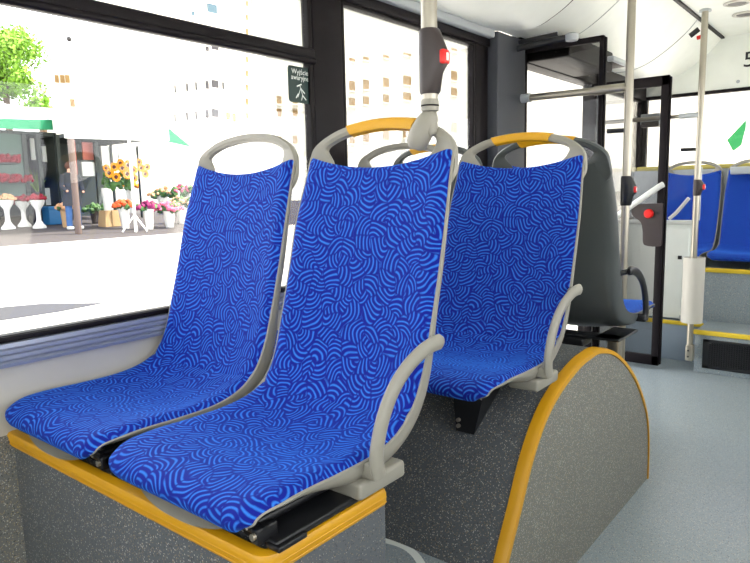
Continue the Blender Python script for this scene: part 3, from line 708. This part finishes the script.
for (xa, ya_, xb, yb_) in ((82, 162, 96, 176), (101, 146, 111, 166), (118, 146, 124, 166), (130, 146, 134, 164)):
    p = onX(xa, ya_, KX-.4); r_ = onX(xb, yb_, KX-.4); pw.box((KX-.45, p.y, r_.z), (KX-.4, r_.y, p.z))
obj('sign_board', pw, 'canv', k2, sm=False, label='white boards')
pd = MB()
for (xa, ya_, xb, yb_) in ((98, 142, 101, 226), (112, 145, 117, 226), (138, 146, 143, 222)):
    p = onX(xa, ya_, KX-.3); r_ = onX(xb, yb_, KX-.3); pd.box((KX-.4, p.y, r_.z), (KX-.3, r_.y, p.z))
obj('posts', pd, 'kdark', k2, sm=False)
# awnings
def awning(name, label, m, pxa, pxb, x_front, x_back, py_front, py_back, py_low, vm):
    t = thing(name, label, 'awning', (x_front, onX((pxa+pxb)/2, 150, x_front).y, 2.0))
    a1, a2 = onX(pxa, py_front[0], x_front), onX(pxb, py_front[1], x_front)
    b1, b2 = onX(pxa, py_back[0], x_back), onX(pxb, py_back[1], x_back)
    b1.y, b2.y = a1.y, a2.y
    obj('canopy', MB().loft([[a1, a2, a2+Vector((0, 0, .03)), a1+Vector((0, 0, .03))], [b1, b2, b2+Vector((0, 0, .03)), b1+Vector((0, 0, .03))]]), m, t, sm=False)
    l1, l2 = onX(pxa, py_low[0], x_front), onX(pxb, py_low[1], x_front)
    l1.y, l2.y = a1.y, a2.y
    e = Vector((.02, 0, 0))
    obj('valance', MB().loft([[a1, a2, a2+e, a1+e], [l1, l2, l2+e, l1+e]]), vm, t, sm=False)
    return t
awning('awning', 'green canvas awning over the left kiosk', 'canv', -60, 52, -16.0, -18.3, (117, 120), (107, 109), (127, 130), 'teal')
aw2 = awning('awning', 'white canvas awning with teal corner over the sunflowers', 'canv', 63, 168, -15.2, -18.2, (123, 128), (112, 117), (138, 141), 'canv')
p, r_, s_ = onX(168, 128, -15.2), onX(191, 147, -15.2), onX(168, 142, -15.2)
e = Vector((.02, 0, 0)); obj('corner_flap', MB().loft([[p, s_, r_], [p+e, s_+e, r_+e]]), 'teal', aw2, sm=False, label='teal corner flap')
def post(px, py0, py1, r, m, label, tripod=False):
    b = base(px, py1); d = ray(px, py0); t_ = (b-CAM).length/ray(px, py1).length; top = CAM+d*t_
    t = thing('awning_post', label, 'post', b)
    obj('shaft', MB().tube([b, (b.x, b.y, top.z)], r, 10), m, t)
    if tripod:
        for k in range(3):
            a = k*2.09+.4; obj('foot', MB().tube([(b.x, b.y, b.z+.42), (b.x+.33*math.cos(a), b.y+.33*math.sin(a), b.z+.02)], .022, 8), m, t)
post(79, 140, 237, .075, 'post', 'brown awning post standing in front of the person')
post(136, 138, 235, .035, 'white', 'white awning pole on tripod feet by the sunflowers', True)
# vases on pedestals and buckets, each with its flowers
def bouquet(c, r, n, fm, parent, green=True, sq=.6, fr=.05):
    if green:
        g_ = MB()
        for k in range(n): a = random.uniform(0, 2*PI); q = random.uniform(0, .9)*r; g_.ico((c.x+q*math.cos(a), c.y+q*math.sin(a), c.z+random.uniform(-.2, .5)*r*sq), r*.25, 1, jit=.3)
        obj('foliage', g_, 'leafd', parent, kind='stuff')
    f_ = MB()
    for k in range(n*3): a = random.uniform(0, 2*PI); q = math.sqrt(random.random())*r; f_.ico((c.x+q*math.cos(a), c.y+q*math.sin(a), c.z+r*sq*(1-(q/r)**2)*random.uniform(.3, 1)), fr*random.uniform(.7, 1.2), 1, jit=.25)
    obj('blossoms', f_, fm, parent, kind='stuff')
def scale_at(b): return (b-CAM).dot(fw)/F      # metres per pixel at that distance
def pedestal(px, pyb, pyt, label, fm, grp=None):
    b = base(px, pyb); k = scale_at(b); H = (pyb-pyt)*k
    t = thing('pedestal_vase', label, 'vase', b, grp)
    obj('vase', MB().lathe([(.16, 0), (.16, .05), (.10, .12), (.06, .2), (.055, H*.55), (.07, H*.68), (.15, H*.85), (.18, H), (.16, H), (.10, H*.8)], b), 'white', t)
    bouquet(b+Vector((0, 0, H+.02)), .21, 14, fm, t, fr=.05)
    return t
pedestal(9, 232, 203, 'white pedestal vase with peach flowers at the far left of the pavement', 'pchf')
pedestal(25, 229.5, 204, 'white pedestal vase set back between two others at the left', 'redf')
pedestal(40, 231, 203, 'white pedestal vase with dark red flowers next to the blue crate', 'redf')
def bucket(px, pyb, pyt, hwpx, label, fm, fpx, fr=.06, n=14, sq=.6, name='flower_bucket', bm='white'):
    b = base(px, pyb); k = scale_at(b); H = (pyb-pyt)*k; R_ = hwpx*k
    t = thing(name, label, 'flower bucket', b)
    obj('bucket', MB().lathe([(R_*.65, 0), (R_, H), (R_*1.05, H), (R_*1.05, H+.01), (R_*.9, H-.02)], b), bm, t)
    if fm: bouquet(b+Vector((0, 0, H+.03)), fpx*k, n, fm, t, sq=sq, fr=fr)
    return t
bucket(126, 231, 210, 5, 'white bucket of orange flowers under the sunflowers', 'orf', 11)
bucket(150, 232, 212, 5, 'white bucket of purple flowers right of the white pole', 'purf', 11)
bucket(170, 230, 214, 6, 'white bucket of pale pink flowers beside the window seat back', 'pinkf', 15)
bucket(183, 226, 208, 6, 'bucket of pale mixed flowers half hidden by the seat', 'pchf', 14)
bucket(163, 214, 198, 5, 'small bucket of red and white flowers in the back row', 'pchf', 14)
bucket(186, 216, 196, 5, 'bucket of light flowers far back at the right of the stall', 'pinkf', 16)
bucket(96, 226, 214, 5, 'dark low bucket of greenery between the person and the wooden crate', 'leafd', 11, name='plant_pot', bm='dgrey')
bucket(66, 230, 212, 4, 'brown box-like pot with dry flowers just left of the person', 'pchf', 8, name='plant_pot', bm='box')
q0_, q1_ = onX(-60, 112, -17.0), onX(26, 112, -17.0)
tag(obj('kiosk_roof', MB().loft([[q0_, q1_, Vector((q1_.x, q1_.y, q1_.z+.05)), Vector((q0_.x, q0_.y, q0_.z+.05))], [Vector((-18.6, q0_.y, q0_.z+.95)), Vector((-18.6, q1_.y-.9, q0_.z+.75)), Vector((-18.6, q1_.y-.9, q0_.z+.8)), Vector((-18.6, q0_.y, q0_.z+1.0))]]), 'tile', sm=False), 'grey sloping kiosk roof above the green awning at far left', 'roof')
# sunflowers on a wooden box
b = base(110, 229); k = scale_at(b)
wb = thing('wooden_crate', 'pale wooden crate on the pavement under a white vase', 'crate', b)
obj('body', MB().loft([[(b.x+sx*.20, b.y+sy*.22, b.z) for sx, sy in ((-1, -1), (1, -1), (1, 1), (-1, 1))], [(b.x+sx*.16, b.y+sy*.18, b.z+16*k) for sx, sy in ((-1, -1), (1, -1), (1, 1), (-1, 1))]]), 'wood', wb, sm=False)
obj('corner_batten', MB().box((b.x+.17, b.y-.02, b.z), (b.x+.21, b.y+.02, b.z+16*k)), 'wood', wb)
vb = Vector((b.x, b.y, b.z+16*k))
sv = thing('sunflower_vase', 'tall white vase of yellow sunflowers standing on the wooden crate', 'sunflowers', vb)
VH = 22*k
obj('vase', MB().lathe([(4*k, 0), (5.5*k, VH), (5.6*k, VH), (5*k, VH-.02)], vb), 'white', sv)
fo = MB()
for q in range(34): fo.ico((vb.x+random.uniform(-.25, .25), vb.y+random.uniform(-.1, .75), vb.z+VH+random.uniform(0, .38)), .09, 1, jit=.35)
obj('foliage', fo, 'leafd', sv, kind='stuff')
def head(px, py, rpx):
    c = onX(px, py, b.x+.35); r = rpx*k
    m1 = MB(); n = 14
    for j in range(n):
        a = 2*PI*j/n; ca, sa = math.cos(a), math.sin(a); cb, sb_ = math.cos(a+.22), math.sin(a+.22); cc, sc_ = math.cos(a-.22), math.sin(a-.22)
        v0 = len(m1.v); m1.v += [(c.x, c.y+.4*r*cb, c.z+.4*r*sb_), (c.x, c.y+.4*r*cc, c.z+.4*r*sc_), (c.x+.03, c.y+.8*r*cc, c.z+.8*r*sc_), (c.x+.01, c.y+r*ca, c.z+r*sa), (c.x+.03, c.y+.8*r*cb, c.z+.8*r*sb_)]
        m1.f.append(tuple(v0+i for i in range(5)))
    h_ = obj('flower_head', m1, 'yelf', sv, sm=False)
    obj('flower_centre', MB().ico((c.x+.01, c.y, c.z), r*.42, 1, (.5, 1, 1)), 'brnf', h_)
for q in ((109, 173, 5), (116, 177, 5), (114, 167, 5), (122, 168, 5.5), (128, 165, 5.5), (127, 174, 5.5), (133, 170, 5), (120, 163, 4.5), (134, 178, 4.5), (141, 168, 4.5), (145, 174, 4.5), (106, 168, 4), (139, 162, 4), (147, 167, 4)): head(*q)
bucket(132, 215, 190, 5, 'white vase of sunflowers behind the orange flowers', 'yelf', 9, name='flower_vase')
# blue crate, kiosk shelves of red flowers, leafy plant
b = base(55, 227); k = scale_at(b)
bc = thing('plastic_crate', 'blue plastic crate on the pavement left of the person', 'crate', b)
obj('body', MB().box((b.x-.2, b.y-8*k, b.z), (b.x+.2, b.y+8*k, b.z+17*k), .02), 'crate', bc)
obj('rim', MB().box((b.x-.22, b.y-8.6*k, b.z+15*k), (b.x+.22, b.y+8.6*k, b.z+18*k), .02), 'crate', bc)
t = bouquet
for px0, px1, py, lb in ((0, 17, 156, 'upper'), (0, 36, 176, 'middle'), (12, 52, 199, 'lower')):
    p, r_ = onX(px0-12, py+3, KX+.35), onX(min(px1, 30), py+3, KX+.35); z_ = p.z
    s_ = thing('flower_shelf', {'upper': 'topmost', 'middle': 'middle', 'lower': 'lowest'}[lb]+' shelf of red flowers in front of the left kiosk', 'shelf', (KX+.35, (p.y+r_.y)/2, z_-.1))
    obj('board', MB().box((KX+.03, p.y, z_-.12), (KX+.5, r_.y, z_-.08)), 'kdark', s_, sm=False)
    f_ = MB()
    for q in range(90): f_.ico((KX+.5+random.uniform(-.2, .05), random.uniform(p.y, r_.y), z_+random.uniform(-.06, .10)), .055, 1, jit=.3)
    obj('blossoms', f_, 'redf', s_, kind='stuff')
b = base(35, 226); k = scale_at(b)
lp = thing('leafy_plant', 'tall green bladed plant inside the kiosk opening', 'plant', (b.x-1, b.y, b.z+.9))
bl = MB()
for q in range(22):
    a = random.uniform(0, 2*PI); c = Vector((KX-.5, onX(37, 190, KX-.5).y, onX(37, 192, KX-.5).z)); L_ = random.uniform(.3, .75)
    bl.tube([c, c+Vector((.1*math.cos(a), .12*math.sin(a), L_*.6)), c+Vector((.2*math.cos(a), .28*math.sin(a), L_))], [.03, .035, .004], 5, flat=.3)
obj('blades', bl, 'leaf', lp, kind='stuff')
c = Vector((KX-.5, onX(37, 190, KX-.5).y, 0)); zt = onX(37, 192, KX-.5).z
obj('pot', MB().lathe([(.12, gz(KX)+.07), (.16, zt), (.14, zt)], c), 'dgrey', lp)
# person
b = base(75, 232); k = scale_at(b); Hh = 64*k
pr_ = thing('person', 'person in long grey coat and blue jeans standing at the flower stall', 'person', b)
def skin_body(vs, es, rs, name, m, parent, sub=2):
    me = bpy.data.meshes.new(name); me.from_pydata(vs, es, []); o = bpy.data.objects.new(name, me); C.objects.link(o)
    md = o.modifiers.new('s', 'SKIN'); me.skin_vertices[0].data[0].use_root = True
    for i, r in enumerate(rs): me.skin_vertices[0].data[i].radius = (r, r) if not isinstance(r, tuple) else r
    o.modifiers.new('u', 'SUBSURF').levels = sub
    bpy.context.view_layer.update()
    ev = bpy.data.meshes.new_from_object(o.evaluated_get(bpy.context.evaluated_depsgraph_get()))
    bpy.data.objects.remove(o); ev.materials.clear(); ev.materials.append(M[m]); smooth(ev, 180)
    n = bpy.data.objects.new(name, ev); C.objects.link(n); n.parent = parent; return n
S = Hh/1.7
V = [(0, 0, .92), (0, 0, 1.15), (0, 0, 1.38), (0, 0, 1.50), (.02, 0, 1.62), (0, -.10, .86), (.02, -.11, .48), (0, -.12, .07), (.12, -.12, .04),
     (0, .10, .86), (-.03, .12, .48), (-.06, .13, .07), (.06, .14, .04), (0, -.19, 1.40), (.05, -.25, 1.12), (.22, -.20, .98), (0, .19, 1.40), (.04, .26, 1.12), (.20, .22, .95)]
E_ = [(0, 1), (1, 2), (2, 3), (3, 4), (0, 5), (5, 6), (6, 7), (7, 8), (0, 9), (9, 10), (10, 11), (11, 12), (2, 13), (13, 14), (14, 15), (2, 16), (16, 17), (17, 18)]
Rr = [.14, .13, .13, .055, .095, .09, .065, .05, .04, .09, .065, .05, .04, .06, .045, .035, .06, .045, .035]
body = skin_body([tuple(c*S for c in v) for v in V], E_, [r*S for r in Rr], 'body', 'skin', pr_)
obj('coat', MB().loft([[(math.cos(a)*rx*S, math.sin(a)*ry*S, z*S) for a in [2*PI*j/20 for j in range(20)]] for rx, ry, z in ((.19, .25, .62), (.18, .235, .80), (.165, .20, 1.05), (.17, .225, 1.30), (.15, .22, 1.42), (.09, .12, 1.49))]), 'coat', pr_, local=True)
for s_ in (-1, 1):
    obj('sleeve', MB().tube([(0, s_*.19*S, 1.42*S), (.04*S, s_*.26*S, 1.12*S), (.18*S, s_*.225*S, 1.0*S)], [.075*S, .062*S, .052*S], 12), 'coat', pr_, local=True)
    obj('trouser_leg', MB().tube([(0, s_*.10*S, .85*S), (0, s_*.115*S, .48*S), (-.0, s_*.125*S, .09*S)], [.105*S, .082*S, .072*S], 12), 'jean', pr_, local=True)
    obj('shoe', MB().box((-.08*S, s_*.13*S-.05*S, 0), (.17*S, s_*.13*S+.05*S, .09*S), .03*S), 'white', pr_, local=True)
obj('hair', MB().ico((-.02*S, 0, 1.66*S), .115*S, 2, (1, .95, 1.0)), 'hair', pr_, local=True)
# tree at left behind the kiosk
def tree(px, py, rpx, dep, label, m, n=2600, leaf_=.20):
    c = CAM+ray(px, py)*dep; k = dep/F; R_ = rpx*k
    t = thing('street_tree', label, 'tree', (c.x, c.y, gz(-20)+.07))
    tr = MB(); g_ = gz(-20)+.07; tr.tube([(c.x, c.y, g_), (c.x+.1, c.y, c.z-.5*R_), (c.x, c.y+.1, c.z+.3*R_)], [.2, .15, .05], 8)
    for q in range(7):
        a = q*.9; tr.tube([(c.x, c.y, c.z-.5*R_+.1*q), (c.x+.6*R_*math.cos(a), c.y+.6*R_*math.sin(a), c.z-.1*R_+.1*q*R_)], [.07, .02], 6)
    obj('trunk', tr, 'bark', t)
    f_ = MB(); cl = [(Vector((random.gauss(0, .45), random.gauss(0, .45), random.gauss(0, .42)))*R_, random.uniform(.22, .42)*R_) for _ in range(26)]
    for q in range(n):
        o_, r_ = random.choice(cl); d_ = Vector((random.gauss(0, 1), random.gauss(0, 1), random.gauss(0, 1))).normalized()*r_*random.uniform(.5, 1)
        p = c+o_+d_; a1 = Vector((random.gauss(0, 1), random.gauss(0, 1), random.gauss(0, 1))).normalized()*leaf_; a2 = a1.cross(d_).normalized()*leaf_*.6
        v0 = len(f_.v); f_.v += [p-a1, p+a2, p+a1, p-a2]; f_.f.append((v0, v0+1, v0+2, v0+3))
    obj('foliage', f_, m, t, sm=False, kind='stuff')
tree(2, 62, 50, 30, 'bright green leafy tree rising behind the left kiosk', 'leaf', 9000, .10)
tree(40, 108, 14, 26, 'small yellow-green bush between kiosk roof and tower', 'leaf', 500, .12)
# pale tower
c = CAM+ray(63, 110)*45; k = 45/F
tw = thing('clock_tower', 'pale blown-out tower with round ball tip above the awnings', 'tower', (c.x, c.y, .5))
obj('shaft', MB().box((c.x-1, c.y-.9, .5), (c.x+1, c.y+.9, c.z+2.4)), 'plaster', tw, sm=False)
obj('spire', MB().loft([[(c.x+sx*1.0*q, c.y+sy*.9*q, z_) for sx, sy in ((-1, -1), (1, -1), (1, 1), (-1, 1))] for q, z_ in ((1, c.z+2.4), (.5, c.z+3.3), (.12, c.z+4.7))]), 'plaster', tw, sm=False)
obj('ball_tip', MB().ico(CAM+ray(69, 39)*45, .18, 2), 'wdark', tw)
wn = MB()
for px, py in ((56, 79), (62, 79), (67, 79), (72, 103)):
    p = CAM+ray(px, py)*43.6; obj('belfry_window', MB().box((p.x, p.y-.13, p.z-.25), (p.x+.12, p.y+.13, p.z+.25)), 'wbeige', tw, sm=False)
# long buildings across the street
BX = -36.0
def facade(label, pxa, pxb, h, m, wins, x=BX, depth=8):
    ya, yb = onX(pxa, 150, x).y, onX(pxb, 150, x).y
    t = thing('street_building', label, 'building', (x-depth/2, (ya+yb)/2, .55))
    obj('wall', MB().box((x-depth, ya, .55), (x, yb, h)), m, t, sm=False)
    obj('cornice', MB().box((x-depth, ya, h-.5), (x+.4, yb, h), .1), m, t)
    for (px, py, wpx, hpx, wm) in wins:
        p, r_ = onX(px-wpx/2, py-hpx/2, x), onX(px+wpx/2, py+hpx/2, x)
        z0_, z1_ = min(p.z, r_.z), max(p.z, r_.z)
        f_ = obj('window', MB().box((x-.05, p.y, z0_), (x+.05, r_.y, z1_)), wm, t, sm=False)
        obj('window_sill', MB().box((x, p.y-.1, z0_-.12), (x+.18, r_.y+.1, z0_)), m, f_, sm=False)
W1 = []
for py, a in ((53, 0), (89, 1), (118, 2)):
    for px, wp in ((175, 1.6), (187, 2.2), (196, 2), (207, 3.4), (215, 7)):
        if a == 0 and px < 205: continue
        W1.append((px, py - (px-175)*.12, wp, 9 if a else 6, 'wdark'))
W1 += [(212, 9, 10, 12, 'wblue'), (193, 14, 3, 6, 'wblue')]
for i in range(9): W1.append((247, 4+i*14, 2.4, 7, 'wbeige'))
W1 += [(223, 86, 2, 8, 'wdark'), (228, 116, 4, 8, 'wbeige'), (234, 118, 4, 9, 'wbeige')]
facade('pale apartment block with dark windows seen through the front window', 165, 258, 19, 'plaster', W1)
W2 = []
for py in (100, 113, 140):
    for px in (279, 295, 311): W2.append((px, py+(px-279)*-.02, 5, 9, 'wbeige'))
for py, hh in ((86, 11), (102, 9), (138, 12), (60, 5)):
    for px in (352, 366, 386, 407, 454): W2.append((px, py-(px-352)*.10, 6 if px != 407 else 8, hh, 'wbeige'))
facade('long cream building with rows of beige windows seen past the seats', 259, 478, 17, 'plast2', W2)
W3 = [(px, py, 7, 11, 'wbeige') for py in (75, 128) for px in (528, 545, 562)]
facade('cream building seen through the open doorway', 481, 600, 17, 'plast2', W3)
# building behind the bus
def back_building():
    y = 26.0; t = thing('street_building', 'white ribbed building seen through the rear window', 'building', (-4, 30, -.35))
    obj('wall', MB().box((-14, y, -.35), (10, y+8, 9)), 'plaster', t, sm=False)
    rb = MB()
    for q in range(14):
        p = onY(705+q*5, 140, y); rb.box((p.x-.05, y-.08, 1.8), (p.x+.05, y, 4.2))
        if q % 2: rb.box((p.x-.05, y-.08, 5.2), (p.x+.05, y, 7.0))
    obj('ribs', rb, 'plast2', t, sm=False)
back_building()
p, r_, s_, u_ = onY(733, 151, 10), onY(727, 140, 10), onY(748, 118, 10), onY(741, 145, 10)
fl = thing('green_flag', 'green flag on a thin pole outside the rear window', 'flag', (s_.x, 10, -.35))
obj('cloth', MB().loft([[p, r_, s_, u_], [q+Vector((0, .03, 0)) for q in (p, r_, s_, u_)]]), 'flag', fl, sm=False)
obj('pole', MB().tube([(s_.x, 10, -.35), (s_.x, 10, s_.z+.1)], .02, 8), 'white', fl)
